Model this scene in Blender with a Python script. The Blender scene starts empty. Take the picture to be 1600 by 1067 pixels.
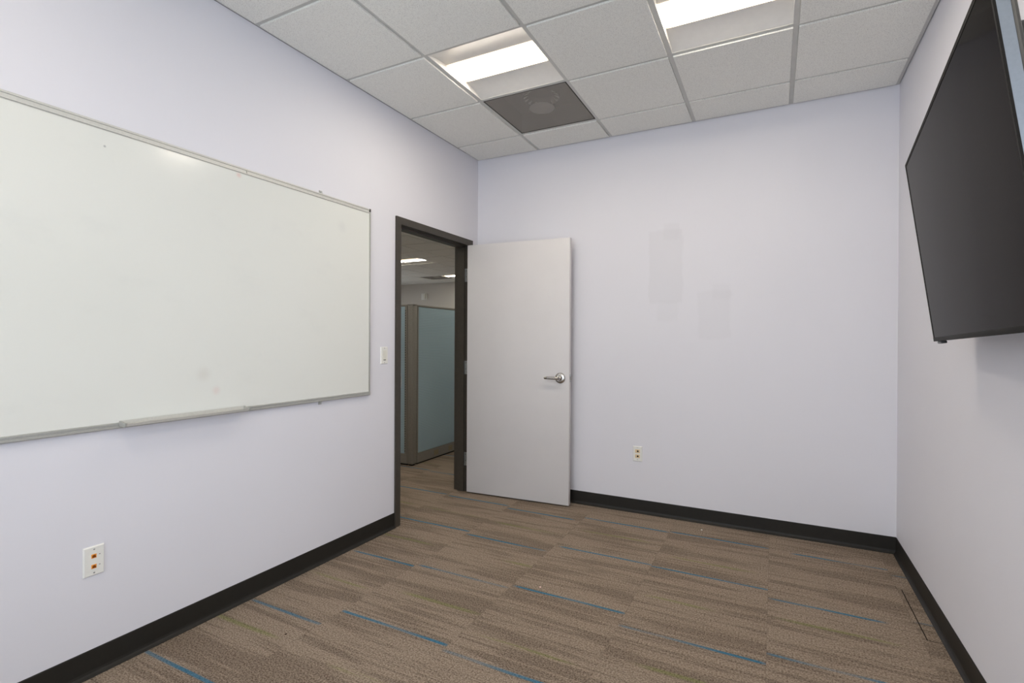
import bpy, bmesh, math, random
from mathutils import Vector, Matrix
PI = math.pi
sc = bpy.context.scene
COL = sc.collection

# ------------------------------------------------------------------ camera, daylight, exposure
H, W = 2.884, 3.0116            # ceiling height and room width
YR = -4.85                      # rear wall (behind the camera)
WT = 0.125                      # partition thickness
HX0, HY0, HY1 = -9.0, -2.6, 7.85   # hall beyond the door
cam_d = bpy.data.cameras.new('camera')
cam = bpy.data.objects.new('camera', cam_d); COL.objects.link(cam)
yaw, pitch, roll = 0.4751, -0.0033, 0.0050
fw = Vector((-math.sin(yaw)*math.cos(pitch), math.cos(yaw)*math.cos(pitch), math.sin(pitch)))
rt = Vector((math.cos(yaw), math.sin(yaw), 0)); up = rt.cross(fw)
r2 = math.cos(roll)*rt + math.sin(roll)*up; u2 = -math.sin(roll)*rt + math.cos(roll)*up
M = Matrix((r2, u2, -fw)).transposed().to_4x4(); M.translation = Vector((2.3378, -3.8725, 1.3042))
cam.matrix_world = M
cam_d.sensor_fit = 'HORIZONTAL'; cam_d.sensor_width = 36; cam_d.lens = 797.39*36/1600
cam_d.clip_start = 0.02; cam_d.clip_end = 100
sc.camera = cam

world = bpy.data.worlds.new('sky'); sc.world = world; world.use_nodes = True
bg = world.node_tree.nodes['Background']
bg.inputs['Color'].default_value = (0.80, 0.88, 1.0, 1); bg.inputs['Strength'].default_value = 4.7
pl = bpy.data.lights.new('window_daylight', 'AREA'); pl.shape = 'RECTANGLE'; pl.size = 1.02; pl.size_y = 2.5
pl.cycles.is_portal = True
plo = bpy.data.objects.new('window_daylight', pl); COL.objects.link(plo)
plo.matrix_world = Matrix(((0, 0, 1, W+0.10), (-1, 0, 0, -3.46), (0, -1, 0, 1.45), (0, 0, 0, 1)))
p3 = bpy.data.lights.new('rear_fill_portal', 'AREA'); p3.shape = 'RECTANGLE'; p3.size = 2.3; p3.size_y = 2.3; p3.cycles.is_portal = True  # portal for the added rear window
p3o = bpy.data.objects.new('rear_fill_portal', p3); COL.objects.link(p3o)
p3o.location = (1.65, YR-0.10, 1.45); p3o.rotation_euler = (PI/2, 0, 0)
p2 = bpy.data.lights.new('hall_fill_portal', 'AREA'); p2.shape = 'RECTANGLE'; p2.size = 3.8; p2.size_y = 1.6; p2.cycles.is_portal = True  # portal for the window added to brighten the hall
p2o = bpy.data.objects.new('hall_fill_portal', p2); COL.objects.link(p2o)
p2o.matrix_world = Matrix(((0, 0, -1, HX0-0.10), (1, 0, 0, 5.2), (0, -1, 0, 1.6), (0, 0, 0, 1)))
sc.view_settings.view_transform = 'Standard'; sc.view_settings.look = 'None'
sc.view_settings.gamma = 1; sc.view_settings.use_curve_mapping = False
sc.view_settings.exposure = 0.01
LAMP = 27.0                     # luminance of the room's light diffusers
LAMP_HALL = 18.0
sc.cycles.max_bounces = 12; sc.cycles.diffuse_bounces = 7; sc.cycles.transparent_max_bounces = 12
sc.cycles.sample_clamp_indirect = 4.0
sc.cycles.use_denoising = True

# ------------------------------------------------------------------ helpers
def s2l(c):
    c /= 255.0
    return c/12.92 if c <= 0.04045 else ((c+0.055)/1.055)**2.4
def rgb(r, g, b): return (s2l(r), s2l(g), s2l(b), 1)

class N:
    """small expression helper for shader nodes"""
    def __init__(self, m): self.t = m.node_tree; self.nd = self.t.nodes; self.l = self.t.links
    def new(self, typ, **k):
        n = self.nd.new(typ)
        for a, v in k.items(): setattr(n, a, v)
        return n
    def put(self, sock, v):
        if isinstance(v, bpy.types.NodeSocket): self.l.new(v, sock)
        else: sock.default_value = v
    def m(self, op, a, b=None, c=None, clamp=False):
        n = self.new('ShaderNodeMath', operation=op, use_clamp=clamp)
        self.put(n.inputs[0], a)
        if b is not None: self.put(n.inputs[1], b)
        if c is not None: self.put(n.inputs[2], c)
        return n.outputs[0]
    def ramp(self, v, lo, hi):
        n = self.new('ShaderNodeMapRange', interpolation_type='SMOOTHSTEP')
        self.put(n.inputs['Value'], v); self.put(n.inputs['From Min'], lo); self.put(n.inputs['From Max'], hi)
        return n.outputs['Result']
    def box(self, v, lo, hi, soft=0.004):
        a = self.ramp(v, lo-soft, lo+soft) if not isinstance(lo, bpy.types.NodeSocket) else self.ramp(v, self.m('SUBTRACT', lo, soft), self.m('ADD', lo, soft))
        b = self.ramp(v, hi-soft, hi+soft) if not isinstance(hi, bpy.types.NodeSocket) else self.ramp(v, self.m('SUBTRACT', hi, soft), self.m('ADD', hi, soft))
        return self.m('MULTIPLY', a, self.m('SUBTRACT', 1.0, b))
    def mix(self, f, a, b):
        n = self.new('ShaderNodeMix', data_type='RGBA')
        self.put(n.inputs[0], f); self.put(n.inputs[6], a); self.put(n.inputs[7], b)
        return n.outputs[2]
    def xyz(self, src='Object'):
        tc = self.new('ShaderNodeTexCoord'); s = self.new('ShaderNodeSeparateXYZ')
        self.l.new(tc.outputs[src], s.inputs[0]); return s.outputs
    def vec(self, x, y, z):
        n = self.new('ShaderNodeCombineXYZ')
        for i, v in enumerate((x, y, z)): self.put(n.inputs[i], v)
        return n.outputs[0]
    def noise(self, vec, scale=1.0, detail=2.0, rough=0.5):
        n = self.new('ShaderNodeTexNoise')
        self.put(n.inputs['Vector'], vec); n.inputs['Scale'].default_value = scale
        n.inputs['Detail'].default_value = detail; n.inputs['Roughness'].default_value = rough
        return n.outputs['Fac']
    def bump(self, h, strength, dist):
        n = self.new('ShaderNodeBump'); n.inputs['Strength'].default_value = strength; n.inputs['Distance'].default_value = dist
        self.l.new(h, n.inputs['Height']); return n.outputs['Normal']

def mat(name, col, rough=0.5, metal=0.0, spec=0.5, emit=None, es=0.0):
    m = bpy.data.materials.new(name); m.use_nodes = True
    b = m.node_tree.nodes['Principled BSDF']
    b.inputs['Base Color'].default_value = col; b.inputs['Roughness'].default_value = rough
    b.inputs['Metallic'].default_value = metal; b.inputs['Specular IOR Level'].default_value = spec
    if emit: b.inputs['Emission Color'].default_value = emit; b.inputs['Emission Strength'].default_value = es
    return m
def speck(m, col, amt=0.06, scale=60, bump=0.0, dist=0.001, detail=3):
    """gentle procedural unevenness of a plain finish"""
    n = N(m); b = n.nd['Principled BSDF']
    tc = n.new('ShaderNodeTexCoord')
    f = n.noise(tc.outputs['Object'], scale, detail, 0.6)
    d = tuple(c*(1-amt) for c in col[:3])+(1,); l = tuple(min(1, c*(1+amt)) for c in col[:3])+(1,)
    n.l.new(n.mix(n.ramp(f, 0.3, 0.7), d, l), b.inputs['Base Color'])
    if bump: n.l.new(n.bump(f, bump, dist), b.inputs['Normal'])
    return m
def pm(name, col, rough=0.5, metal=0, spec=0.5, amt=0.05, scale=60, bump=0.0, dist=0.001):
    return speck(mat(name, col, rough, metal, spec), col, amt, scale, bump, dist)

def newbm(): return bmesh.new()
def box(bm, x0, x1, y0, y1, z0, z1, bev=0.0, seg=2):
    vs = [bm.verts.new(p) for p in ((x0,y0,z0),(x1,y0,z0),(x1,y1,z0),(x0,y1,z0),(x0,y0,z1),(x1,y0,z1),(x1,y1,z1),(x0,y1,z1))]
    fs = [bm.faces.new([vs[i] for i in q]) for q in ((0,3,2,1),(4,5,6,7),(0,1,5,4),(1,2,6,5),(2,3,7,6),(3,0,4,7))]
    if bev:
        es = list({e for f in fs for e in f.edges})
        bmesh.ops.bevel(bm, geom=es, offset=bev, segments=seg, affect='EDGES', profile=0.5)
def prism(bm, pts, a0, a1, axis):
    """extrude a closed 2-D outline along axis ('x','y','z'); pts are in the two other axes, in order"""
    def P(p, a):
        return {'x': (a, p[0], p[1]), 'y': (p[0], a, p[1]), 'z': (p[0], p[1], a)}[axis]
    A = [bm.verts.new(P(p, a0)) for p in pts]; B = [bm.verts.new(P(p, a1)) for p in pts]
    n = len(pts)
    for i in range(n): bm.faces.new((A[i], A[(i+1) % n], B[(i+1) % n], B[i]))
    bm.faces.new(A[::-1]); bm.faces.new(B)
def lathe(bm, prof, cen, axis='z', seg=40, close=True):
    """revolve (radius, height) pairs about an axis through cen"""
    rings = []
    for r, h in prof:
        ring = []
        for k in range(seg):
            a = 2*PI*k/seg; c, s = r*math.cos(a), r*math.sin(a)
            p = {'z': (c, s, h), 'y': (c, h, s), 'x': (h, c, s)}[axis]
            ring.append(bm.verts.new((cen[0]+p[0], cen[1]+p[1], cen[2]+p[2])))
        rings.append(ring)
    for a, b in zip(rings, rings[1:]):
        for k in range(seg): bm.faces.new((a[k], a[(k+1) % seg], b[(k+1) % seg], b[k]))
    if close:
        bm.faces.new(rings[0]); bm.faces.new(rings[-1][::-1])
def tube(bm, pts, rad, seg=14, flat=1.0):
    """swept tube along pts; rad a number or one per point"""
    pts = [Vector(p) for p in pts]; rings = []
    ref = Vector((0, 0, 1))
    for i, p in enumerate(pts):
        t = (pts[min(i+1, len(pts)-1)]-pts[max(i-1, 0)]).normalized()
        u = t.cross(ref)
        if u.length < 1e-3: u = t.cross(Vector((1, 0, 0)))
        u.normalize(); v = u.cross(t)
        r = rad[i] if isinstance(rad, (list, tuple)) else rad
        rings.append([bm.verts.new(p+u*math.cos(2*PI*k/seg)*r*flat+v*math.sin(2*PI*k/seg)*r) for k in range(seg)])
    for a, b in zip(rings, rings[1:]):
        for k in range(seg): bm.faces.new((a[k], a[(k+1) % seg], b[(k+1) % seg], b[k]))
    bm.faces.new(rings[0][::-1]); bm.faces.new(rings[-1])
def obj(name, bm, m, parent=None, smooth=False, loc=None):
    bmesh.ops.recalc_face_normals(bm, faces=bm.faces)
    me = bpy.data.meshes.new(name); bm.to_mesh(me); bm.free()
    me.materials.append(m)
    if smooth:
        for p in me.polygons: p.use_smooth = True
        me.set_sharp_from_angle(angle=math.radians(35))
    o = bpy.data.objects.new(name, me); COL.objects.link(o)
    if loc: o.location = loc
    if parent: o.parent = parent
    return o
def bobj(name, m, parent, *dims, bev=0.0):
    bm = newbm(); box(bm, *dims, bev=bev); return obj(name, bm, m, parent, smooth=bool(bev))
def thing(name, label, cat, loc=(0, 0, 0), group=None):
    o = bpy.data.objects.new(name, None); COL.objects.link(o); o.empty_display_size = 0.1
    o.location = loc; o['label'] = label; o['category'] = cat
    if group: o['group'] = group
    return o
def tag(o, label, cat, group=None):
    o['label'] = label; o['category'] = cat
    if group: o['group'] = group
    return o
def struct(o): o['kind'] = 'structure'; return o
def dup(root, loc, label, group):
    r = root.copy(); COL.objects.link(r); r.location = loc; r['label'] = label
    if group: r['group'] = group
    for ch in list(root.children):
        c = ch.copy(); COL.objects.link(c); c.parent = r
        for g in list(ch.children):
            d = g.copy(); COL.objects.link(d); d.parent = c
    return r

# ------------------------------------------------------------------ materials
WALLC = rgb(226, 225, 230)
def wall_paint(name, col, patches=()):
    m = mat(name, col, 0.55, 0, 0.35); n = N(m); b = n.nd['Principled BSDF']
    x, y, z = n.xyz()
    tc = n.new('ShaderNodeTexCoord')
    big = n.noise(tc.outputs['Object'], 0.9, 3, 0.5); fine = n.noise(tc.outputs['Object'], 260, 2, 0.5)
    c = n.mix(n.ramp(big, 0.3, 0.75), tuple(v*0.975 for v in col[:3])+(1,), col)
    wob = n.m('MULTIPLY', n.m('SUBTRACT', n.noise(tc.outputs['Object'], 9, 2, 0.5), 0.5), 0.05)
    xx = n.m('ADD', x, wob); zz = n.m('ADD', z, wob)
    for (x0, x1, z0, z1, k) in patches:      # rolled touch-up paint, a shade darker than the wall
        f = n.m('MULTIPLY', n.box(xx, x0, x1, 0.012), n.box(zz, z0, z1, 0.015))
        c = n.mix(n.m('MULTIPLY', f, k), c, rgb(206, 205, 208))
    n.l.new(c, b.inputs['Base Color']); n.l.new(n.bump(fine, 0.05, 0.0006), b.inputs['Normal'])
    return m
M_wall = wall_paint('pale lavender wall paint', WALLC)
M_wall_back = wall_paint('touched-up lavender wall paint', WALLC,
    [(1.50, 1.735, 1.58, 2.12, 0.25), (1.60, 1.715, 2.05, 2.165, 0.2), (1.56, 1.70, 1.45, 1.60, 0.14), (1.85, 2.06, 1.32, 1.66, 0.17), (1.94, 2.06, 1.6, 1.70, 0.14)])
M_hallwall = wall_paint('warm beige hall paint', rgb(206, 200, 190))

def carpet():
    m = mat('brown carpet tile', rgb(120, 104, 90), 0.95, 0, 0.1); n = N(m); b = n.nd['Principled BSDF']
    x, y, z = n.xyz()
    def at(nm):
        a = n.new('ShaderNodeAttribute', attribute_name=nm); return a.outputs['Fac']
    sd = at('seed')
    # broad streaks running along the room's width, cut at every tile
    v1 = n.vec(n.m('MULTIPLY_ADD', sd, 31.7, n.m('MULTIPLY', x, 1.5)), n.m('MULTIPLY_ADD', sd, 13.1, n.m('MULTIPLY', y, 9.0)), sd)
    v2 = n.vec(n.m('MULTIPLY_ADD', sd, 11.3, n.m('MULTIPLY', x, 2.5)), n.m('MULTIPLY_ADD', sd, 7.7, n.m('MULTIPLY', y, 60.0)), sd)
    v3 = n.vec(n.m('MULTIPLY', x, 6.0), n.m('MULTIPLY', y, 190.0), sd)
    n1 = n.noise(v1, 1.0, 1.5, 0.5); n2 = n.noise(v2, 1.0, 2, 0.6); n3 = n.noise(v3, 1.0, 1, 0.5)
    comb = n.m('ADD', n.m('MULTIPLY', n1, 0.55), n.m('MULTIPLY', n2, 0.45))
    dark = n.ramp(comb, 0.46, 0.575)
    lines = n.m('MULTIPLY', n.ramp(n3, 0.50, 0.68), n.ramp(n2, 0.38, 0.55))
    tc = n.new('ShaderNodeTexCoord')
    sp = n.noise(n.vec(n.m('MULTIPLY', x, 130.0), n.m('MULTIPLY', y, 165.0), 0.0), 1.0, 2, 0.7)
    base = n.mix(dark, rgb(139, 123, 106), rgb(107, 92, 77))
    base = n.mix(n.m('MULTIPLY', lines, 0.55), base, rgb(92, 76, 63))
    base = n.mix(n.ramp(sp, 0.38, 0.60), n.mix(0.42, base, rgb(66, 52, 42)), n.mix(0.24, base, rgb(206, 190, 172)))
    # one blue and one green accent yarn line in each tile
    wob = n.m('MULTIPLY', n.m('SUBTRACT', n.noise(n.vec(n.m('MULTIPLY', x, 3.0), sd, 0.0), 1.0, 1, 0.5), 0.5), 0.012)
    dy = n.m('ABSOLUTE', n.m('SUBTRACT', n.m('ADD', y, wob), at('blue_y')))
    amt = n.ramp(n.noise(n.vec(n.m('MULTIPLY_ADD', sd, 5.0, n.m('MULTIPLY', x, 2.3)), sd, 3.0), 1.0, 1.0, 0.5), 0.22, 0.60)
    bl = n.m('MULTIPLY', n.m('SUBTRACT', 1.0, n.ramp(dy, 0.005, 0.0115)), n.box(x, at('blue_a'), at('blue_b'), 0.03))
    bl = n.m('MULTIPLY', bl, n.m('MULTIPLY_ADD', amt, 0.72, 0.22))
    gy_ = n.m('ABSOLUTE', n.m('SUBTRACT', n.m('ADD', y, n.m('MULTIPLY', wob, 1.6)), at('green_y')))
    gr = n.m('MULTIPLY', n.m('SUBTRACT', 1.0, n.ramp(gy_, 0.004, 0.018)), n.box(x, at('green_a'), at('green_b'), 0.07))
    gr = n.m('MULTIPLY', gr, n.m('MULTIPLY', n.ramp(n2, 0.30, 0.55), 0.55))
    yarn = n.ramp(sp, 0.25, 0.62)
    base = n.mix(gr, base, n.mix(yarn, rgb(88, 92, 48), rgb(128, 132, 76)))
    base = n.mix(bl, base, n.mix(yarn, rgb(34, 80, 102), rgb(62, 116, 142)))
    # seams between tiles, and the open joint around the cut tile by the right wall
    fx = n.m('FRACT', n.m('DIVIDE', n.m('ADD', x, 0.105+6.05), 0.605)); fy = n.m('FRACT', n.m('DIVIDE', n.m('ADD', y, 1.06+6.05), 0.605))
    sx = n.m('LESS_THAN', n.m('ABSOLUTE', n.m('SUBTRACT', fx, 0.5)), 0.4972); sy = n.m('LESS_THAN', n.m('ABSOLUTE', n.m('SUBTRACT', fy, 0.5)), 0.4972)
    seam = n.m('SUBTRACT', 1.0, n.m('MULTIPLY', sx, sy))
    base = n.mix(n.m('MULTIPLY', seam, 0.14), base, rgb(50, 40, 32))
    j1 = n.m('MULTIPLY', n.box(x, 2.9375, 2.942, 0.001), n.box(y, -1.062, -0.55, 0.01))
    j2 = n.m('MULTIPLY', n.box(y, -1.0625, -1.0585, 0.001), n.box(x, 2.94, 3.2, 0.001))
    base = n.mix(n.m('MAXIMUM', j1, j2), base, rgb(26, 20, 16))
    n.l.new(base, b.inputs['Base Color'])
    h = n.m('ADD', sp, n.m('MULTIPLY', n3, 0.5))
    n.l.new(n.bump(h, 0.5, 0.0025), b.inputs['Normal'])
    return m
M_carpet = carpet()

def tile_mat():
    m = mat('fissured ceiling tile', rgb(214, 212, 207), 0.9, 0, 0.1); n = N(m); b = n.nd['Principled BSDF']
    tc = n.new('ShaderNodeTexCoord'); f = n.noise(tc.outputs['Object'], 230, 3, 0.7)
    n.l.new(n.mix(n.ramp(f, 0.36, 0.5), rgb(212, 211, 206), rgb(239, 239, 233)), b.inputs['Base Color'])
    n.l.new(n.bump(f, 0.25, 0.001), b.inputs['Normal']); return m
M_tile = tile_mat()
M_grid = pm('white painted grid steel', rgb(200, 200, 196), 0.5, 0, 0.4, 0.02, 20)
M_frame = pm('dark bronze door frame paint', rgb(66, 61, 54), 0.42, 0, 0.3, 0.06, 40, 0.05)
M_base = pm('dark rubber base', rgb(36, 34, 30), 0.5, 0, 0.3, 0.06, 30, 0.05)
M_doorw = pm('pale laminate door', rgb(217, 214, 213), 0.5, 0, 0.4, 0.015, 3)
M_dooredge = pm('painted door edge', rgb(200, 197, 190), 0.5, 0, 0.4, 0.03, 30)
M_chrome = pm('satin chrome', rgb(190, 186, 180), 0.24, 1.0, 0.5, 0.05, 90)
M_hinge = pm('zinc hinge plate', rgb(180, 184, 184), 0.35, 0.85, 0.5, 0.06, 90)
M_dark = pm('dark recess', rgb(28, 26, 24), 0.6, 0, 0.3, 0.1, 50)
M_alu = pm('anodised aluminium', rgb(186, 186, 180), 0.36, 0.75, 0.5, 0.04, 120)
M_rail = pm('pale matt aluminium rail', rgb(206, 205, 198), 0.45, 0.25, 0.5, 0.03, 120)
M_rail2 = pm('grey matt aluminium rail', rgb(176, 176, 170), 0.45, 0.3, 0.5, 0.03, 120)
M_bezel = pm('matt dark bezel', rgb(34, 32, 29), 0.6, 0, 0.12, 0.03, 60)
M_plate = pm('white plastic plate', rgb(232, 231, 224), 0.35, 0, 0.5, 0.02, 30)
M_ivory = pm('ivory plastic plate', rgb(226, 224, 212), 0.35, 0, 0.5, 0.02, 30)
M_orange = pm('orange jack plastic', rgb(232, 150, 40), 0.4, 0, 0.5, 0.08, 300)
M_blackp = pm('black plastic', rgb(22, 21, 20), 0.35, 0, 0.5, 0.08, 80)
M_greyp = pm('grey charcoal plastic', rgb(74, 72, 68), 0.4, 0, 0.5, 0.05, 80)
M_tvside = pm('silver television edge', rgb(168, 176, 184), 0.32, 0.8, 0.5, 0.03, 120)
M_screen = pm('black glass screen', rgb(30, 26, 23), 0.08, 0, 0.5, 0.02, 4)
for q in M_screen.node_tree.nodes:
    if q.type == 'BSDF_PRINCIPLED': q.inputs['IOR'].default_value = 1.047; q.inputs['Specular Tint'].default_value = (1, .9, .8, 1)   # anti-reflective coating
M_troffer = pm('white enamelled steel', rgb(226, 225, 221), 0.4, 0, 0.4, 0.02, 20)
M_fabric = None

def board():
    m = mat('white marker board', rgb(226, 227, 220), 0.17, 0, 0.5); n = N(m); b = n.nd['Principled BSDF']
    x, y, z = n.xyz(); tc = n.new('ShaderNodeTexCoord')
    sm = n.noise(n.vec(0.0, n.m('MULTIPLY', y, 3.0), n.m('MULTIPLY', z, 5.0)), 1.0, 5, 0.65)
    c = n.mix(n.m('MULTIPLY', n.ramp(sm, 0.52, 0.75), 0.16), rgb(226, 227, 220), rgb(207, 209, 204))
    def blot(cy, cz, r, col, k):
        d = n.m('SQRT', n.m('ADD', n.m('POWER', n.m('SUBTRACT', y, cy), 2.0), n.m('POWER', n.m('SUBTRACT', z, cz), 2.0)))
        return n.mix(n.m('MULTIPLY', n.m('SUBTRACT', 1.0, n.ramp(d, 0.0, r)), k), c, col)
    c = blot(-2.44, 1.14, 0.05, rgb(190, 180, 165), 0.22)
    c = blot(-2.38, 1.06, 0.03, rgb(215, 150, 140), 0.18)
    c = blot(-2.83, 2.05, 0.007, rgb(150, 150, 148), 0.8)
    c = blot(-1.60, 1.98, 0.05, rgb(196, 198, 198), 0.2)
    c = blot(-2.27, 2.10, 0.02, rgb(225, 170, 160), 0.4)
    n.l.new(c, b.inputs['Base Color']); n.l.new(n.m('MULTIPLY_ADD', sm, 0.12, 0.10), b.inputs['Roughness'])
    return m
M_board = board()

def woven():
    m = mat('blue ribbed panel fabric', rgb(126, 150, 158), 0.9, 0, 0.1); n = N(m); b = n.nd['Principled BSDF']
    x, y, z = n.xyz(); tc = n.new('ShaderNodeTexCoord')
    rib = n.m('SINE', n.m('MULTIPLY', n.m('ADD', z, n.m('MULTIPLY', n.noise(tc.outputs['Object'], 12, 2, .5), 0.006)), 2*PI/0.017))
    n.l.new(n.mix(n.m('MULTIPLY_ADD', rib, 0.5, 0.5), rgb(156, 178, 190), rgb(180, 202, 213)), b.inputs['Base Color'])
    n.l.new(n.bump(rib, 0.3, 0.001), b.inputs['Normal']); return m
M_fabric = woven()
M_panelframe = pm('taupe panel frame', rgb(142, 138, 131), 0.4, 0.0, 0.5, 0.05, 60)

def lens(name, strength, half, tint=(1.0, 0.91, 0.78, 1)):
    m = mat(name, (0.9, 0.9, 0.88, 1), 0.5, 0, 0.3, tint, strength); n = N(m); b = n.nd['Principled BSDF']
    f = n.noise(n.new('ShaderNodeTexCoord').outputs['Object'], 40, 2, 0.5)
    n.l.new(n.mix(f, (0.86, 0.86, 0.84, 1), (0.92, 0.92, 0.9, 1)), b.inputs['Base Color'])
    x, y, z = n.xyz()                        # LED strips run down the middle: the lens is dimmer and warmer at its rims
    e = n.m('MULTIPLY', n.ramp(n.m('SUBTRACT', 0.108, n.m('ABSOLUTE', y)), -0.006, 0.042), n.ramp(n.m('SUBTRACT', half, n.m('ABSOLUTE', x)), -0.01, 0.05))
    n.l.new(n.mix(e, (1.0, 0.74, 0.46, 1), tint), b.inputs['Emission Color'])
    n.l.new(n.m('MULTIPLY_ADD', e, strength*1.15, strength*0.03), b.inputs['Emission Strength']); return m
M_lens = lens('lit troffer lens', LAMP, 0.286); M_lens_hall = lens('lit hall troffer lens', LAMP_HALL, 0.59, (0.98, 0.96, 0.88, 1))

def perforated():
    m = mat('perforated grey steel', rgb(164, 159, 151), 0.5, 0.1, 0.4); n = N(m); b = n.nd['Principled BSDF']
    x, y, z = n.xyz(); k = 2*PI/0.0052
    f = n.m('MULTIPLY', n.m('SINE', n.m('MULTIPLY', x, k)), n.m('SINE', n.m('MULTIPLY', y, k)))
    hole = n.m('GREATER_THAN', f, 0.22)
    n.l.new(n.m('SUBTRACT', 1.0, hole), b.inputs['Alpha']); return m
M_perf = perforated()
M_vent_in = pm('dull duct steel', rgb(205, 203, 196), 0.5, 0.0, 0.4, 0.08, 40)
M_plenum = pm('dark plenum lining', rgb(60, 57, 52), 0.8, 0, 0.3, 0.1, 20)

# ------------------------------------------------------------------ the setting
HD0, HD1, DZ = -1.074, -0.128, 2.130          # hole in the left wall for the door frame
GX, GY, T = 0.5959, 0.3504, 0.6096            # ceiling grid
bm = newbm()
box(bm, -WT, 0, YR, HD0, 0, H); box(bm, -WT, 0, HD1, 0, 0, H); box(bm, -WT, 0, HD0, HD1, DZ, H)
struct(obj('wall_left', bm, M_wall))
bm = newbm(); box(bm, 0, W, 0, WT, 0, H+0.25); struct(obj('wall_back', bm, M_wall_back))
# right wall: its window, beside and behind the camera, lets the daylight in
WY0, WY1, WZ0, WZ1 = -3.97, -2.95, 0.2, 2.7
bm = newbm()
box(bm, W, W+WT, YR-WT, WY0, 0, H+.25); box(bm, W, W+WT, WY1, WT, 0, H+.25)
box(bm, W, W+WT, WY0, WY1, 0, WZ0); box(bm, W, W+WT, WY0, WY1, WZ1, H+.25)
struct(obj('wall_right', bm, M_wall))
RX0, RX1, RZ0, RZ1 = 0.5, 2.8, 0.3, 2.6       # unseen rear window behind the camera, added to light the back wall
bm = newbm()
box(bm, 0, RX0, YR-WT, YR, 0, H+.25); box(bm, RX1, W, YR-WT, YR, 0, H+.25)
box(bm, RX0, RX1, YR-WT, YR, 0, RZ0); box(bm, RX0, RX1, YR-WT, YR, RZ1, H+.25)
struct(obj('wall_rear', bm, M_wall))
bm = newbm(); RM_ = (RX0+RX1)/2
for a, b_ in ((RX0, RX0+.05), (RX1-.05, RX1), (RM_-.025, RM_+.025)): box(bm, a, b_, YR-.09, YR-.03, RZ0, RZ1)
for a, b_ in ((RZ0, RZ0+.05), (RZ1-.05, RZ1)): box(bm, RX0+.05, RM_-.025, YR-.09, YR-.03, a, b_); box(bm, RM_+.025, RX1-.05, YR-.09, YR-.03, a, b_)
win3 = struct(obj('added_rear_window', bm, M_alu))
bm = newbm(); WM = (WY0+WY1)/2
for a, b_ in ((WY0, WY0+.05), (WY1-.05, WY1), (WM-.025, WM+.025)): box(bm, W+.03, W+.09, a, b_, WZ0, WZ1)
for a, b_ in ((WZ0, WZ0+.05), (WZ1-.05, WZ1)): box(bm, W+.03, W+.09, WY0+.05, WM-.025, a, b_); box(bm, W+.03, W+.09, WM+.025, WY1-.05, a, b_)
win = struct(obj('window_1', bm, M_alu))
mg = bpy.data.materials.new('clear glazing'); mg.use_nodes = True; ng = N(mg)
for q in list(ng.nd):
    if q.type == 'BSDF_PRINCIPLED': ng.nd.remove(q)
tr = ng.new('ShaderNodeBsdfTransparent'); gl = ng.new('ShaderNodeBsdfGlossy'); gl.inputs['Roughness'].default_value = 0.02
fr = ng.new('ShaderNodeFresnel'); fr.inputs['IOR'].default_value = 1.45; mx = ng.new('ShaderNodeMixShader')
ng.l.new(fr.outputs[0], mx.inputs[0]); ng.l.new(tr.outputs[0], mx.inputs[1]); ng.l.new(gl.outputs[0], mx.inputs[2])
ng.l.new(mx.outputs[0], ng.nd['Material Output'].inputs['Surface'])
bm = newbm()
for a, b_ in ((WY0+.05, WM-.025), (WM+.025, WY1-.05)): box(bm, W+.058, W+.062, a, b_, WZ0+.05, WZ1-.05)
obj('pane', bm, mg, win)
bm = newbm()
for a, b_ in ((RX0+.05, RM_-.025), (RM_+.025, RX1-.05)): box(bm, a, b_, YR-.062, YR-.058, RZ0+.05, RZ1-.05)
obj('pane', bm, mg, win3)

# hall walls
bm = newbm(); box(bm, HX0, 0, HY1, HY1+WT, 0, H+.25); struct(obj('wall_hall_back', bm, M_hallwall))
bm = newbm(); VY0, VY1, VZ0, VZ1 = 3.3, 7.1, .8, 2.4  # unseen window opening, added so that sky light brightens the hall
box(bm, HX0-WT, HX0, HY0-WT, VY0, 0, H+.25); box(bm, HX0-WT, HX0, VY1, HY1+WT, 0, H+.25)
box(bm, HX0-WT, HX0, VY0, VY1, 0, VZ0); box(bm, HX0-WT, HX0, VY0, VY1, VZ1, H+.25)
struct(obj('wall_hall_left', bm, M_hallwall))
bm = newbm(); bp = newbm()
for k in range(5):
    yk = VY0+k*(VY1-VY0-.05)/4; box(bm, HX0-.09, HX0-.03, yk, yk+.05, VZ0, VZ1)
    if k < 4:
        y2 = VY0+(k+1)*(VY1-VY0-.05)/4
        for a, b_ in ((VZ0, VZ0+.05), (VZ1-.05, VZ1)): box(bm, HX0-.09, HX0-.03, yk+.05, y2, a, b_)
        box(bp, HX0-.062, HX0-.058, yk+.05, y2, VZ0+.05, VZ1-.05)
win2 = struct(obj('added_hall_window', bm, M_alu)); obj('pane', bp, mg, win2)
bm = newbm(); box(bm, HX0, -WT, HY0-WT, HY0, 0, H+.25); struct(obj('wall_hall_front', bm, M_hallwall))
bm = newbm(); box(bm, -WT, 0, 0, HY1, 0, H+.25); struct(obj('wall_hall_right', bm, M_hallwall))

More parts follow.
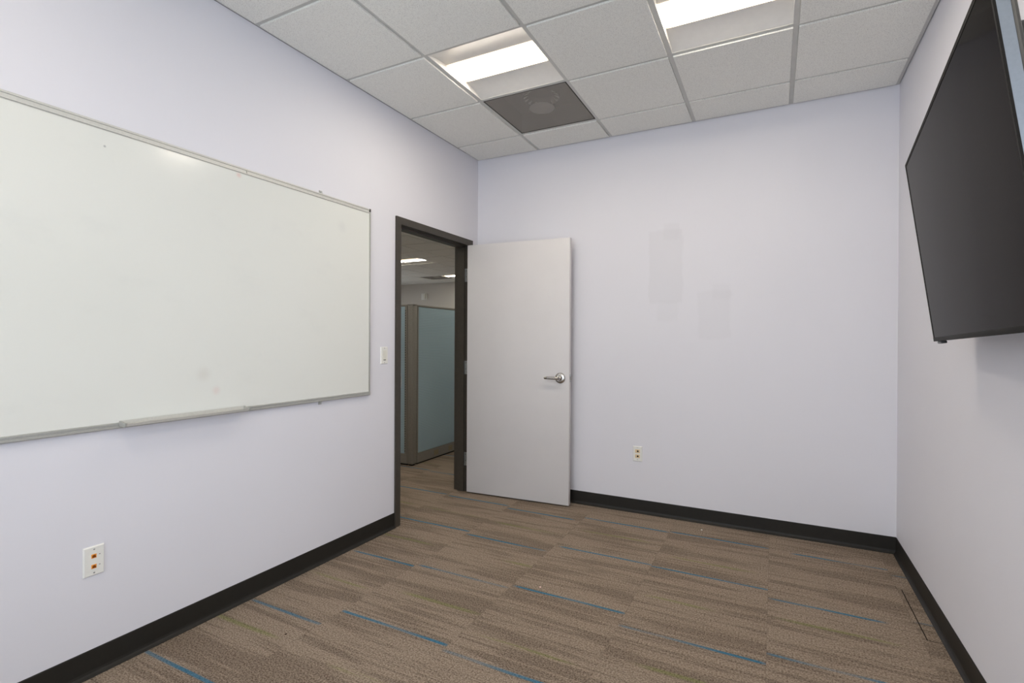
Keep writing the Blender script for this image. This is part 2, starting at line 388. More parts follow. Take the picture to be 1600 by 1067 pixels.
# floor: one face per carpet tile, with each tile's own pattern stored on the face
S = 0.605
BL = {}; GR = {}
def cell(x, y): return (math.floor((x+0.105)/S), math.floor((y+1.06)/S))
for (x0, x1, yy) in [(0.03, 0.5, -2.20), (0.01, 0.5, -2.68), (0.05, 0.51, -1.52), (-0.14, 0.50, -0.92), (-0.07, 0.48, -0.32),
                     (0.51, 1.04, -0.37), (0.52, 1.08, -0.97), (0.53, 1.09, -1.495), (0.5, 1.105, -2.065),
                     (1.10, 1.70, -0.295), (1.15, 1.71, -0.865), (1.13, 1.71, -1.46), (1.11, 1.71, -2.10),
                     (1.72, 2.31, -0.28), (1.71, 2.32, -0.88), (1.72, 2.31, -1.57), (1.72, 2.32, -2.20),
                     (2.45, 2.93, -0.30), (2.33, 2.80, -0.975), (2.32, 2.75, -1.49), (2.32, 2.93, -2.15)]:
    BL[cell((x0+x1)/2, yy)] = (x0, x1, yy)
for (x0, x1, yy) in [(0.79, 1.05, -2.385), (0.06, 0.42, -1.845), (0.65, 1.08, -1.79), (0.95, 1.1, -1.21), (1.87, 2.15, -1.815), (2.38, 2.80, -1.16), (1.78, 2.05, -1.235)]:
    GR[cell((x0+x1)/2, yy)] = (x0, x1, yy)
random.seed(11)
bm = newbm()
lay = {k: bm.faces.layers.float.new(k) for k in ('seed', 'blue_y', 'blue_a', 'blue_b', 'green_y', 'green_a', 'green_b')}
i0, j0 = cell(HX0-WT, YR-WT); i1, j1 = cell(W+WT, HY1+WT)
def clampx(v): return min(max(v, HX0-WT), W+WT)
def clampy(v): return min(max(v, YR-WT), HY1+WT)
vc = {}
def V(x, y):
    k = (round(x, 4), round(y, 4))
    if k not in vc: vc[k] = bm.verts.new((x, y, 0))
    return vc[k]
for i in range(i0, i1+1):
    for j in range(j0, j1+1):
        xa, xb = clampx(i*S-.105), clampx((i+1)*S-.105); ya, yb = clampy(j*S-1.06), clampy((j+1)*S-1.06)
        if xb-xa < 1e-4 or yb-ya < 1e-4: continue
        f = bm.faces.new((V(xa, ya), V(xb, ya), V(xb, yb), V(xa, yb)))
        f[lay['seed']] = random.random()*10
        b = BL.get((i, j)) or (xa+.02, xb-.02*random.random(), ya+.06+.14*random.random())
        g = GR.get((i, j)) or (xa+.1*random.random(), xa+.15, -99.0)
        if (i, j) not in GR and random.random() < .5: g = (xa+.1, xb-.1, yb-.2*random.random()-.08)
        f[lay['blue_a']], f[lay['blue_b']], f[lay['blue_y']] = b
        f[lay['green_a']], f[lay['green_b']], f[lay['green_y']] = g
flo = struct(obj('floor', bm, M_carpet))
if flo.data.polygons[0].normal.z < 0: flo.data.flip_normals()

# ceilings: tegular tiles, each dropping a little below the suspension grid
def ceiling(name, X0, X1, Y0, Y1, gx, gy, holes):
    """tiles fill the grid cells except the holes; gx, gy are one grid crossing"""
    xs = [X0]+[gx+T*k for k in range(-60, 60) if X0+.03 < gx+T*k < X1-.03]+[X1]
    ys = [Y0]+[gy+T*k for k in range(-60, 60) if Y0+.03 < gy+T*k < Y1-.03]+[Y1]
    bt, bg_ = newbm(), newbm()
    drop, zc, hw = 0.009, H, 0.012
    for a, b_ in zip(xs, xs[1:]):
        for c, d in zip(ys, ys[1:]):
            cx, cy = (a+b_)/2, (c+d)/2
            if any(h[0] < cx < h[1] and h[2] < cy < h[3] for h in holes): continue
            e = 0.0135
            m0, m1 = (a+(0.024 if a == X0 else e)), (b_-(0.024 if b_ == X1 else e))
            n0, n1 = (c+(0.024 if c == Y0 else e)), (d-(0.024 if d == Y1 else e))
            if m1-m0 < .02 or n1-n0 < .02: continue
            box(bt, m0, m1, n0, n1, zc-drop, zc+0.012)
            box(bt, a+(.007 if a == X0 else .001), b_-(.007 if b_ == X1 else .001), c+(.007 if c == Y0 else .001), d-(.007 if d == Y1 else .001), zc+0.003, zc+0.016)
    for x in xs[1:-1]: box(bg_, x-hw, x+hw, Y0+.004, Y1-.004, zc, zc+.0025); box(bg_, x-.001, x+.001, Y0, Y1, zc+.0025, zc+.04)
    for y in ys[1:-1]: box(bg_, X0+.004, X1-.004, y-hw, y+hw, zc-.0003, zc+.0023)
    for q in ((X0+.004, X0+.022, Y0, Y1), (X1-.022, X1-.004, Y0, Y1)): box(bg_, *q, zc-.0006, zc+.002)
    for q in ((X0, X1, Y0+.004, Y0+.022), (X0, X1, Y1-.022, Y1-.004)): box(bg_, *q, zc-.0009, zc+.0017)
    c = struct(obj(name, bt, M_tile)); obj('suspension_grid', bg_, M_grid, c)
    # deck above the tiles, closing the room
    bmk = newbm(); box(bmk, X0, X1, Y0, Y1, H+.25, H+.30); obj('deck', bmk, M_plenum, c)
    return c
L1 = (GX, GX+T, -(GY+2*T), -(GY+T)); L2 = (GX+2*T, GX+3*T, -(GY+2*T), -(GY+T))
L3 = (GX, GX+T, -(GY+6*T), -(GY+5*T)); L4 = (GX+2*T, GX+3*T, -(GY+6*T), -(GY+5*T))
VE = (GX, GX+T, -(GY+T), -GY)
ceiling('ceiling', 0, W, YR, 0, GX, -GY, [L1, L2, L3, L4, VE])
hgx, hgy = -3.84, 4.10
HL = [(hgx-2*T, hgx, hgy, hgy+T), (hgx-2*T-.0, hgx, hgy+4*T, hgy+5*T), (hgx-6*T, hgx-4*T, hgy, hgy+T), (hgx-6*T, hgx-4*T, hgy-6*T, hgy-5*T), (hgx+3*T, hgx+5*T, hgy-8*T, hgy-7*T), (hgx+4*T, hgx+6*T, hgy-5*T, hgy-4*T), (hgx+4*T, hgx+6*T, hgy-1*T, hgy), (hgx-2*T, hgx, hgy-6*T, hgy-5*T)]  # first two show through the doorway; the rest are added, unseen fill lights
HV = (hgx-3*T, hgx-2*T, hgy+4*T, hgy+5*T)
ceiling('ceiling_hall', HX0, -WT, HY0, HY1, hgx, hgy, HL+[HV])

# baseboards: rubber cove base with a small toe
CO = [(0, 0), (0.019, 0), (0.018, 0.0025), (0.010, 0.007), (0.0055, 0.013), (0.0035, 0.022), (0.0032, 0.098), (0.0015, 0.1016), (0, 0.1016)]
def cove(name, segs, m=None):
    bm = newbm()
    for (wall, a, b_, off) in segs:
        if wall == 'x+': prism(bm, [(off+p[0], p[1]) for p in CO], a, b_, 'y')   # on a wall facing +x
        if wall == 'x-': prism(bm, [(off-p[0], p[1]) for p in CO], a, b_, 'y')
        if wall == 'y-': prism(bm, [(off-p[0], p[1]) for p in CO], a, b_, 'x')
        if wall == 'y+': prism(bm, [(off+p[0], p[1]) for p in CO], a, b_, 'x')
    return struct(obj(name, bm, m or M_base))
cove('baseboard_left', [('x+', YR+.003, -1.103, 0), ('x+', -.099, -.003, 0)])
cove('baseboard_back', [('y-', 0.003, W-.003, 0)])
cove('baseboard_right', [('x-', YR+.003, -.003, W)])
cove('baseboard_rear', [('y+', 0.003, W-.003, YR)])
cove('baseboard_hall', [('y-', HX0+.01, -WT-.01, HY1), ('x+', HY0+.01, HY1-.01, HX0), ('x-', HY0+.01, -1.103, -WT), ('x-', -.099, HY1-.01, -WT)])

# door frame: pressed steel, double rabbet
OY0, OY1, OZ = -1.052, -0.150, 2.108
PR = [(0.0005, .05), (.013, .05), (.013, 0), (-.035, 0), (-.035, -.016), (-.095, -.016), (-.095, 0), (-.139, 0), (-.139, .05), (-.1255, .05), (-.1255, .018), (0.0005, .018)]
bm = newbm()
prism(bm, [(p[0], OY0-p[1]) for p in PR], 0, OZ, 'z')
prism(bm, [(p[0], OY1+p[1]) for p in PR], 0, OZ, 'z')
prism(bm, [(p[0], OZ+p[1]) for p in PR], OY0, OY1, 'y')
for (ya, yb) in ((OY0-.05, OY0), (OY1, OY1+.05)):     # mitred corners of the faces
    box(bm, .0005, .013, ya, yb, OZ, OZ+.05); box(bm, -.139, -.1255, ya, yb, OZ, OZ+.05)
frame = struct(obj('trim_1', bm, M_frame))
bm = newbm(); box(bm, -.030, .016, OY0-.001, OY0+.0018, .965, 1.065); box(bm, .0135, .017, OY0-.001, OY0+.006, .985, 1.045)
obj('strike_plate', bm, M_hinge, frame)
bm = newbm(); box(bm, -.020, -.002, OY0+.0018, OY0+.0024, .995, 1.035); obj('strike_hole', bm, M_dark, frame)
HZ = [(1.800, 1.914), (1.008, 1.122), (.222, .336)]
for a, b_ in HZ:
    bm = newbm(); box(bm, -.034, .0125, OY1-.0022, OY1+.001, a, b_)
    h = obj('hinge_leaf', bm, M_hinge, frame)
    bm = newbm()
    for k in range(4):
        lathe(bm, [(.0032, -.0005), (.0032, .0004)], (-.020 if k % 2 else -.006, OY1-.0026, a+.018+k*(b_-a-.036)/3), 'y', 10)
    obj('screw', bm, M_dark, h)

# door leaf, swung about 93 degrees into the room
ang = math.atan2(.055, .905)
door = struct(bpy.data.objects.new('door_1', None)); COL.objects.link(door)
door.location = (0.014, -0.188, 0); door.rotation_euler = (0, 0, ang)
bobj('door_leaf', M_doorw, door, 0, .905, 0, .044, .011, 2.104, bev=.0012)
bobj('latch_plate', M_hinge, door, .9045, .9062, .008, .036, .975, 1.035)
bm = newbm(); prism(bm, [(.906, .014), (.918, .030), (.906, .030)], .993, 1.017, 'z'); obj('latch_bolt', bm, M_chrome, door)
for a, b_ in HZ:
    bm = newbm()
    n5 = 5; hh = (b_-a)/n5
    for k in range(n5): lathe(bm, [(.0058, a+k*hh+.0006), (.0064, a+k*hh+.0016), (.0064, a+(k+1)*hh-.0016), (.0058, a+(k+1)*hh-.0006)], (-.0075, .047, 0), 'z', 14)
    lathe(bm, [(.004, a-.004), (.004, b_+.004)], (-.0075, .047, 0), 'z', 12)
    obj('hinge_knuckle', bm, M_hinge, door, smooth=True)
    bobj('hinge_plate', M_hinge, door, -.0022, -.0002, .006, .046, a, b_)
def lever(side):
    """side -1: visible face (local y=0); +1: the face towards the back wall"""
    y0 = 0 if side < 0 else .044
    cx, cz = .832, 1.006
    bm = newbm()
    lathe(bm, [(.0, .0), (.0415, .0), (.0425, .003), (.040, .008), (.034, .011), (.028, .0125), (.019, .013), (.017, .020), (.0155, .034), (.012, .037), (.0, .0375)],
          (0, 0, 0), 'y', 48, close=False)
    if side < 0: bmesh.ops.scale(bm, vec=(1, -1, 1), verts=bm.verts)
    bmesh.ops.translate(bm, vec=(cx, y0, cz), verts=bm.verts)
    r = obj('rose', bm, M_chrome, door, smooth=True)
    bm = newbm(); d = -1 if side < 0 else 1
    reach = .048 if side < 0 else .038
    pts = [(cx, y0+d*.020, cz), (cx-.004, y0+d*(reach-.008), cz), (cx-.014, y0+d*reach, cz), (cx-.035, y0+d*reach, cz), (cx-.08, y0+d*reach, cz), (cx-.112, y0+d*(reach-.002), cz), (cx-.119, y0+d*(reach-.006), cz)]
    tube(bm, pts, [.0105, .0115, .0115, .0112, .0108, .0105, .0075], 16, 0.75)
    lv = obj('lever', bm, M_chrome, door, smooth=True)
    bm = newbm(); lathe(bm, [(.0, .0385), (.006, .0385), (.0065, .0365)], (0, 0, 0), 'y', 20, close=False)
    if side < 0: bmesh.ops.scale(bm, vec=(1, -1, 1), verts=bm.verts)
    bmesh.ops.translate(bm, vec=(cx, y0, cz), verts=bm.verts)
    if side < 0: obj('lock_button', bm, M_dark, door)
    else: bm.free()
lever(-1); lever(1)

# ------------------------------------------------------------------ whiteboard
WB0, WB1, ZB, ZT = -3.80, -1.361, 0.943, 2.141
wb = thing('whiteboard', 'large white dry-erase board with thin aluminium frame on the left wall', 'whiteboard', (0, (WB0+WB1)/2, ZB))
def rel(o, root=wb): o.location = o.location-root.location; return o
def part(name, bm, m, root, smooth=False): return rel(obj(name, bm, m, root, smooth), root)
bm = newbm(); box(bm, .003, .013, WB0+.006, WB1-.006, ZB+.012, ZT-.010); part('writing_surface', bm, M_board, wb)
# top rail with its map-rail groove
bm = newbm(); prism(bm, [(.002, ZT), (.016, ZT), (.018, ZT-.003), (.018, ZT-.008), (.0145, ZT-.009), (.0145, ZT-.021), (.0175, ZT-.022), (.0175, ZT-.026), (.0132, ZT-.027), (.0132, ZT-.0305), (.0131, ZT-.0305), (.0131, ZT-.009), (.002, ZT-.009)], WB0+.004, WB1-.004, 'y')
part('top_rail', bm, M_rail, wb)
bm = newbm(); prism(bm, [(.002, ZB), (.016, ZB), (.018, ZB+.003), (.018, ZB+.009), (.0155, ZB+.010), (.0155, ZB+.015), (.018, ZB+.016), (.018, ZB+.022), (.0132, ZB+.024), (.0132, ZB+.012), (.002, ZB+.012)], WB0+.004, WB1-.004, 'y')
part('bottom_rail', bm, M_rail2, wb)
for y0 in (WB0, WB1-.010):
    bm = newbm(); box(bm, .002, .018, y0, y0+.010, ZB+.010, ZT-.008, bev=.002); part('side_rail', bm, M_alu, wb, True)
for y0 in (WB0-.001, WB1-.013):
    for z0 in (ZB-.001, ZT-.020):
        bm = newbm(); box(bm, .0015, .0195, y0, y0+.014, z0, z0+.021, bev=.003); part('corner_cap', bm, M_greyp if y0 > WB0 and z0 > 2 else M_alu, wb, True)
for yy in (-1.757, -3.35):                               # wall clips above and below the rails
    for z0, z1, zs in ((ZT-.002, ZT+.018, ZT+.009), (ZB-.018, ZB+.002, ZB-.009)):
        bm = newbm(); box(bm, .0005, .004, yy-.011, yy+.011, z0, z1, bev=.001)
        if z0 > 2: box(bm, .004, .012, yy-.008, yy+.008, ZT-.001, ZT+.004)
        else: box(bm, .004, .012, yy-.008, yy+.008, ZB-.004, ZB+.001)
        c = part('wall_clip', bm, M_alu, wb)
        bm = newbm(); lathe(bm, [(.0045, .0038), (.0045, .0055), (.003, .0065)], (0, 0, 0), 'x', 14)
        bmesh.ops.translate(bm, vec=(0, yy, zs), verts=bm.verts)
        s = obj('screw', bm, M_hinge, c)
bm = newbm(); box(bm, .0145, .0182, -2.232, -2.229, ZT-.024, ZT-.004); part('rail_joint', bm, M_alu, wb)
# marker tray clipped under the bottom rail
ty0, ty1 = -2.775, -2.245
bm = newbm()
prism(bm, [(.0185, ZB+.030), (.021, ZB+.030), (.023, ZB+.016), (.056, ZB+.013), (.060, ZB+.021), (.063, ZB+.021), (.059, ZB+.0095), (.021, ZB+.012), (.0185, ZB+.012)], ty0, ty1, 'y')
tray = part('marker_tray', bm, M_rail, wb)
for y0 in (ty0-.006, ty1-.001):
    bm = newbm(); prism(bm, [(.0185, ZB+.030), (.030, ZB+.028), (.050, ZB+.023), (.065, ZB+.023), (.063, ZB+.012), (.054, ZB+.007), (.0185, ZB+.009)], y0, y0+.007, 'y')
    obj('tray_end_cap', bm, M_rail2, tray)

# ------------------------------------------------------------------ television
tv = thing('television', 'large black flat-screen television tilted down on the right wall', 'television')
e = Vector((-0.0807, -0.9966, 0.0178)).normalized(); uu = Vector((-0.1288, 0.0282, 0.9913)); uu = (uu-e*uu.dot(e)).normalized(); nn = e.cross(uu)
if nn.x > 0: nn = -nn
# local axes: x = across the screen, y = into the set (away from the viewer), z = up
RM = Matrix((e, -nn, uu)).transposed().to_4x4(); RM.translation = Vector((2.8894, -1.3574, 1.3055)); tv.matrix_world = RM
TW, TH = .71*1.748, .71
bm = newbm()                                             # silver side frame round the edge
fo, t_ = 0.0, .0035
for (a, b_, c, d) in ((0, t_, 0, TH), (TW-t_, TW, 0, TH), (t_, TW-t_, TH-t_, TH), (t_, TW-t_, 0, t_)): box(bm, a, b_, .0042, .024, c, d)
obj('side_frame', bm, M_tvside, tv)
bm = newbm()
for (a, b_, c, d) in ((t_, .0095, t_, TH-t_), (TW-.0095, TW-t_, t_, TH-t_), (.0095, TW-.0095, TH-.0095, TH-t_)): box(bm, a, b_, .0001, .004, c, d)
for (a, b_, c, d) in ((0, t_, 0, TH), (TW-t_, TW, 0, TH), (t_, TW-t_, TH-t_, TH)): box(bm, a, b_, -.0004, .0041, c, d)
obj('bezel', bm, M_bezel, tv)
bobj('bottom_bezel', M_bezel, tv, 0, TW, -.0012, .0008, 0, .015, bev=.0004)
bobj('screen', M_screen, tv, .0095, TW-.0095, .0012, .004, .015, TH-.0095)
bm = newbm(); box(bm, .004, TW-.004, .0242, .036, .004, TH-.004, bev=.006)
obj('back_cover', bm, M_greyp, tv, True)
bm = newbm(); box(bm, .05, TW-.05, .0355, .062, .05, TH-.10, bev=.012, seg=3); obj('rear_housing', bm, M_greyp, tv, True)
bm = newbm(); box(bm, .052, .128, .002, .020, -.010, .0, bev=.003); obj('sensor_pod', bm, M_blackp, tv, True)
# articulated wall mount behind it
mt = thing('television_mount', 'black steel wall bracket half hidden behind the television', 'bracket')
ctr = RM @ Vector((TW/2, .063, TH*.45))
bm = newbm(); box(bm, W-.006, W-.001, ctr.y-.12, ctr.y+.12, ctr.z-.17, ctr.z+.17); obj('wall_plate', bm, M_blackp, mt)
bm = newbm(); box(bm, -.11, .11, 0, .006, -.13, .13); hp = obj('head_plate', bm, M_blackp, mt); RH = RM.copy(); RH.translation = ctr; hp.matrix_world = RH
for dz in (-.06, .06):
    bm = newbm(); p1 = RM @ Vector((TW/2, .070, TH*.45+dz)); tube(bm, [p1, (W-.004, ctr.y+.05, ctr.z+dz)], .012, 10); obj('arm', bm, M_blackp, mt, True)

# ------------------------------------------------------------------ switch and outlets
def oriented(root, face):
    """plates are built facing -y around the origin; turn them onto their wall"""
    root.rotation_euler = (0, 0, {'y-': 0, 'x+': PI/2, 'x-': -PI/2}[face])
def wallplate(name, label, cat, loc, face, m, w=.070, h=.1145):
    t = thing(name, label, cat, loc); oriented(t, face)
    bm = newbm()
    prof = [(-w/2, 0), (-w/2, -.0025), (-w/2+.004, -.0058), (w/2-.004, -.0058), (w/2, -.0025), (w/2, 0)]
    box(bm, -w/2, w/2, -.006, 0, -h/2, h/2)
    top = [v for v in bm.verts if v.co.y < -.005]
    for v in top: v.co.x *= (w/2-.004)/(w/2); v.co.z *= (h/2-.004)/(h/2)
    obj('plate', bm, m, t); return t
def screw(t, x, z, m=None):
    bm = newbm(); lathe(bm, [(.0032, -.0058), (.0032, -.0066), (.0022, -.0072)], (0, 0, 0), 'y', 16); bmesh.ops.translate(bm, vec=(x, 0, z), verts=bm.verts)
    s = obj('screw', bm, m or M_alu, t, True)
    bm = newbm(); box(bm, x-.0024, x+.0024, -.0076, -.0071, z-.0004, z+.0004); obj('screw_slot', bm, M_dark, s)
sw = wallplate('light_switch', 'white rocker light switch between the whiteboard and the door frame', 'light switch', (.0002, -1.213, 1.195), 'x+', M_plate)
bm = newbm(); prism(bm, [(-.0055, -.0335), (-.0072, -.0335), (-.0092, 0), (-.0078, .0335), (-.0055, .0335)], -.0165, .0165, 'x'); obj('rocker', bm, M_ivory, sw)
bobj('indicator_slot', M_greyp, sw, -.011, .011, -.0082, -.0072, -.0325, -.0275)
screw(sw, 0, .048); screw(sw, 0, -.048)
def jack(t, x, z, shell, w=.0165, h=.0150, tagm=True):
    bm = newbm(); box(bm, x-w/2, x+w/2, -.0078, -.0052, z-h/2, z+h/2, bev=.0006); j = obj('jack', bm, shell, t)
    bm = newbm(); box(bm, x-.0056, x+.0056, -.0084, -.0077, z-.005, z+.0022); box(bm, x-.003, x+.003, -.0084, -.0077, z+.0022, z+.0048)
    obj('socket_opening', bm, M_jackhole, j)
M_jackhole = pm('amber shadowed socket', rgb(120, 60, 18), 0.6, 0, 0.2, 0.2, 300)
o1 = wallplate('data_outlet', 'white wall plate with two orange network jacks, low on the left wall', 'outlet', (.0002, -2.8585, .4425), 'x+', M_plate, .070, .1145)
for z in (.019, -.021):
    jack(o1, -.001, z, M_orange)
    bobj('port_label', M_greyp, o1, .016, .0205, -.0061, -.0056, z+.001, z+.0035)
screw(o1, 0, .045); screw(o1, 0, -.045)
o2 = wallplate('data_outlet', 'ivory wall plate with two small dark jacks, low on the back wall', 'outlet', (1.4215, -.0002, .4465), 'y-', M_plate, .070, .1145)
M_cream = pm('cream jack insert', rgb(226, 202, 160), 0.45, 0, 0.4, 0.05, 200)
for z in (.020, -.018):
    bm = newbm(); box(bm, -.018, .018, -.0075, -.0052, z-.013, z+.013, bev=.0012); j = obj('jack', bm, M_cream, o2, True)
    bm = newbm(); lathe(bm, [(.0068, -.0074), (.0066, -.0083), (.004, -.0084)], (0, 0, 0), 'y', 18); bmesh.ops.translate(bm, vec=(.002, 0, z), verts=bm.verts)
    obj('socket_opening', bm, M_jackdark if False else M_dark, j)
screw(o2, 0, .047, M_ivory); screw(o2, 0, -.042, M_alu)

# ------------------------------------------------------------------ ceiling lights
def troffer(name, label, cell_, lensm, group, lz=.034, lb=.009):
    x0, x1, y0, y1 = cell_
    L = (x1-x0)/2-.0125; B = (y1-y0)/2-.0125
    t = thing(name, label, 'ceiling light', ((x0+x1)/2, (y0+y1)/2, H), group)
    bw = .108                                            # half width of the lit lens
    # housing: end plates and the two curved reflector pans
    bm = newbm()
    box(bm, -L-.009, L+.009, -B-.009, B+.009, .085, .088)
    for s in (-1, 1): box(bm, s*L-.0015, s*L+.0015, -B, B, .0005, .086)
    obj('housing', bm, M_troffer, t)
    for s in (-1, 1):
        bm = newbm(); K = 12; prof = []
        for k in range(K+1):
            q = k/K
            prof.append((s*(B-(B-bw)*q), .002+.034*math.sin(q*PI/2)))
        vs = [[bm.verts.new((xx, y, z)) for xx in (-L+.0015, L-.0015)] for y, z in prof]
        ws = [[bm.verts.new((xx, y, z+.002)) for xx in (-L+.0015, L-.0015)] for y, z in prof]
        for a, b_ in zip(vs, vs[1:]): bm.faces.new((a[0], a[1], b_[1], b_[0]))
        for a, b_ in zip(ws, ws[1:]): bm.faces.new((a[0], b_[0], b_[1], a[1]))
        for a, b_ in ((vs[0], ws[0]), (vs[-1], ws[-1])): bm.faces.new((a[0], a[1], b_[1], b_[0]))
        obj('reflector', bm, M_troffer, t, True)
    bm = newbm(); K = 14                                 # bulging lens, its sides standing up to the pans
    prof = [(-bw, .037), (-bw, lz)]+[(bw*math.sin(-PI/2+PI*k/K), lz-lb*math.cos(-PI/2+PI*k/K)) for k in range(1, K)]+[(bw, lz), (bw, .037)]
    prism(bm, prof, -L+.006, L-.006, 'x')
    obj('lens', bm, lensm, t, True)
    return t
t1 = troffer('ceiling_light', 'lit square recessed ceiling light beside the dark vent panel', L1, M_lens, 'recessed lights in the room ceiling')
def cellloc(c): return ((c[0]+c[1])/2, (c[2]+c[3])/2, H)
dup(t1, cellloc(L2), 'lit square recessed ceiling light cut by the top edge of the photo', 'recessed lights in the room ceiling')
dup(t1, cellloc(L3), 'lit recessed ceiling light behind the camera above the whiteboard side', 'recessed lights in the room ceiling')
dup(t1, cellloc(L4), 'lit recessed ceiling light behind the camera above the television side', 'recessed lights in the room ceiling')
h1 = troffer('ceiling_light', 'nearer long lit light seen through the doorway on the hall ceiling', HL[0], M_lens_hall, 'lights in the hall ceiling', .022, .014)
dup(h1, cellloc(HL[1]), 'farther long lit light beside the hall ceiling vent, seen through the doorway', 'lights in the hall ceiling')
for c in HL[2:]: dup(h1, cellloc(c), 'long lit ceiling light added out of sight to brighten the hall', 'lights in the hall ceiling')

# ------------------------------------------------------------------ ceiling vents
def vent(label, cell_):
    x0, x1, y0, y1 = cell_; L = (x1-x0)/2-.0125
    t = thing('air_vent', label, 'air vent', ((x0+x1)/2, (y0+y1)/2, H))
    bm = newbm()
    for (a, b_, c, d) in ((-L, -L+.006, -L, L), (L-.006, L, -L, L), (-L+.006, L-.006, -L, -L+.006), (-L+.006, L-.006, L-.006, L)): box(bm, a, b_, c, d, -.001, .004)
    obj('vent_frame', bm, M_plenum, t)
    bm = newbm(); v = [bm.verts.new(p) for p in ((-L+.006, -L+.006, .001), (L-.006, -L+.006, .001), (L-.006, L-.006, .001), (-L+.006, L-.006, .001))]; bm.faces.new(v)
    obj('perforated_face', bm, M_perf, t)
    bm = newbm()
    box(bm, -L, L, -L, L, .145, .147)
    for (a, b_, c, d) in ((-L, -L+.002, -L, L), (L-.002, L, -L, L), (-L+.002, L-.002, -L, -L+.002), (-L+.002, L-.002, L-.002, L)): box(bm, a, b_, c, d, .0045, .145)
    obj('plenum_box', bm, M_plenum, t)
    bm = newbm(); lathe(bm, [(.122, .085), (.128, .083), (.130, .085), (.130, .144), (.122, .144), (.122, .085)], (0, 0, 0), 'z', 40, close=False)
    c_ = obj('duct_collar', bm, M_plenum, t, True)
    for k in range(16):
        a = 2*PI*k/16; bm = newbm()
        d1 = Vector((math.cos(a), math.sin(a), 0)); d2 = Vector((-math.sin(a), math.cos(a), 0))
        ps = [d1*.122+Vector((0, 0, .084))+d2*.016, d1*.122+Vector((0, 0, .084))-d2*.012, d1*.092+Vector((0, 0, .100))+d2*.002]
        A = [bm.verts.new(p) for p in ps]; B_ = [bm.verts.new(p+Vector((0, 0, .0015))) for p in ps]
        bm.faces.new(A); bm.faces.new(B_[::-1])
        for i in range(3): bm.faces.new((A[i], A[(i+1) % 3], B_[(i+1) % 3], B_[i]))
        obj('damper_fin', bm, M_fin, t)
    bm = newbm(); lathe(bm, [(.086, .022), (.0875, .020), (.086, .018), (.03, .0165)], (0, .01, 0), 'z', 40); obj('baffle_disc', bm, M_vent_in, t, True)
    return t
M_fin = pm('bright damper fin steel', rgb(235, 233, 226), 0.4, 0.0, 0.5, 0.04, 40)
vent('dark perforated ceiling vent with a round duct, between the light and the back wall', VE)
vent('dark ceiling vent panel in the hall beyond the doorway, beside a light', HV)

# ------------------------------------------------------------------ hall: cubicle partition
def panel(label, axis, a0, a1, face, back):
    """a fabric panel along x or y; face/back are its two planes in the other axis"""
    f0, f1 = min(face, back), max(face, back)
    t = thing('cubicle_panel', label, 'partition panel', ((a0+a1)/2, (f0+f1)/2, 0) if axis == 'x' else ((f0+f1)/2, (a0+a1)/2, 0), 'blue cubicle panels')
    def bx(nm, m, p0, p1, q0, q1, z0, z1, bev=0.0):
        bm = newbm()
        if axis == 'x': box(bm, p0, p1, q0, q1, z0, z1, bev)
        else: box(bm, q0, q1, p0, p1, z0, z1, bev)
        o = obj(nm, bm, m, t, bool(bev)); o.location = o.location-t.location; return o
    bx('base_raceway', M_panelframe, a0, a1, f0+.002, f1-.002, .016, .115)
    bx('kick_gap', M_dark, a0+.01, a1-.01, f0+.012, f1-.012, 0.0, .016)
    bx('top_cap', M_panelframe, a0, a1, f0, f1, 1.645, 1.665, .003)
    bx('end_rail', M_panelframe, a0, a0+.016, f0+.001, f1-.001, .118, 1.645)
    bx('end_rail', M_panelframe, a1-.016, a1, f0+.001, f1-.001, .118, 1.645)
    bx('fabric_panel', M_fabric, a0+.017, a1-.017, f0+.003, f1-.003, .120, 1.642)
    return t, bx
pr, bx = panel('blue fabric cubicle panel to the right of the corner post, seen through the doorway', 'y', .402, 2.35, -.965, -1.030)
pl_, bx2 = panel('blue fabric cubicle panel to the left of the corner post, seen through the doorway', 'x', -2.30, -1.036, .322, .386)
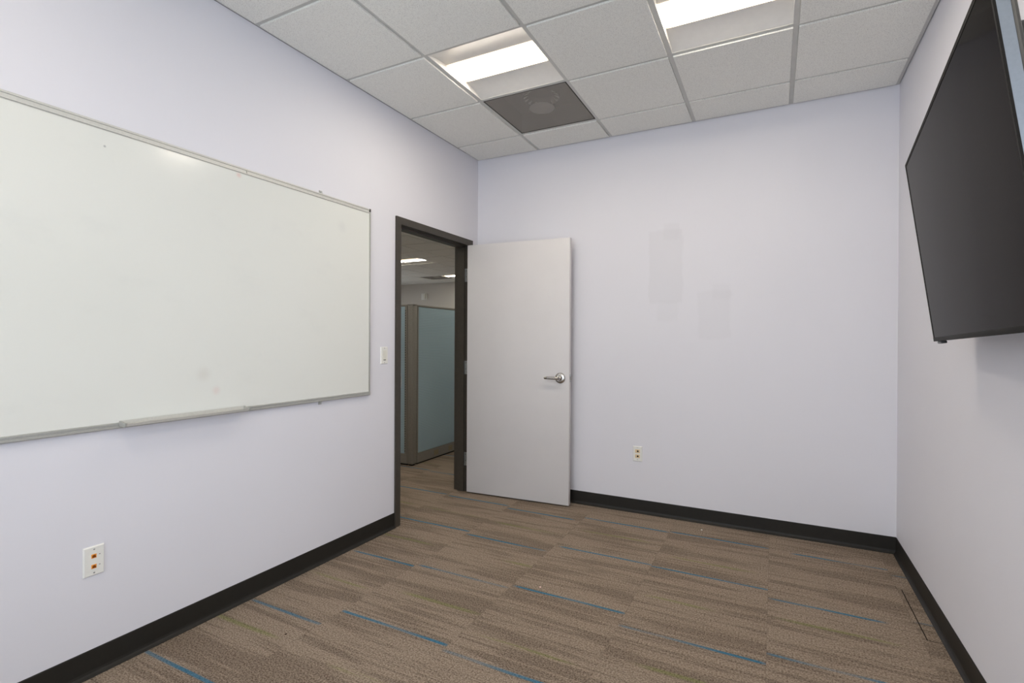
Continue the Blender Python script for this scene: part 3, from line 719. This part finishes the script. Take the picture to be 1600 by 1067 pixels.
# slotted upright at the end of the left panel
bm = newbm(); box(bm, -1.066, -1.0365, .3185, .3235, .118, 1.645)
o = obj('slotted_track', bm, M_panelframe, pl_); o.location = -pl_.location
bm = newbm()
for k in range(58): box(bm, -1.0615, -1.0545, .3178, .3186, .14+k*.0255, .14+k*.0255+.014)
s = obj('slots', bm, M_dark, o)
post = thing('corner_post', 'taupe corner post joining the two blue cubicle panels', 'post', (-.997, .355, 0))
bm = newbm(); box(bm, -.037, .037, -.037, .037, .016, 1.655, bev=.008, seg=3); obj('upright', bm, M_panelframe, post, True)
bm = newbm(); box(bm, -.038, .038, -.038, .038, 1.655, 1.668, bev=.004); obj('post_cap', bm, M_panelframe, post, True)
bm = newbm(); box(bm, -.02, .02, -.02, .02, 0, .016); obj('post_foot', bm, M_dark, post)
M_hatch = pm('paler access cover', rgb(150, 140, 118), 0.5, 0, 0.4, 0.05, 60)
for yc in (.74, 1.02): bx('access_cover', M_hatch, yc-.040, yc+.040, -.9672, -.9655, .038, .092)

th = thing('wall_sensor', 'small pale wall box on the far hall wall above the cubicle panels', 'wall sensor', (-6.487, HY1-.0005, 2.514))
bm = newbm(); box(bm, -.095, .095, -.02, 0, -.09, .09, bev=.006); obj('back_box', bm, M_plate, th, True)
bm = newbm(); box(bm, -.055, .055, -.05, -.02, -.075, .075, bev=.008); obj('sensor_body', bm, M_ivory, th, True)

# ------------------------------------------------------------------ scraps on the carpet
M_paper = pm('white paper scrap', rgb(240, 238, 232), 0.8, 0, 0.2, 0.03, 200)
M_brown = pm('dark brown crumb', rgb(58, 44, 34), 0.9, 0, 0.1, 0.1, 400)
M_redscrap = pm('pinkish paper scrap', rgb(244, 214, 204), 0.8, 0, 0.2, 0.1, 400)
def scrap(label, x, y, m, r):
    bm = newbm(); bmesh.ops.create_icosphere(bm, subdivisions=2, radius=r)
    rnd = random.Random(int(x*1000))
    for v in bm.verts: v.co *= .75+.5*rnd.random(); v.co.z *= .55
    z0 = min(v.co.z for v in bm.verts)
    for v in bm.verts: v.co.z -= z0
    o = obj('paper_scrap', bm, m, None, False, (x, y, .0005)); tag(o, label, 'scrap')
scrap('tiny pinkish speck of litter on a blue carpet line in the middle of the floor', 1.248, -1.415, M_redscrap, .0045)
scrap('tiny white speck of litter on the carpet near the back wall baseboard', 1.900, -.155, M_paper, .0050)
scrap('tiny dark brown fleck on the carpet near the left wall baseboard', .43, -2.33, M_brown, .0042)
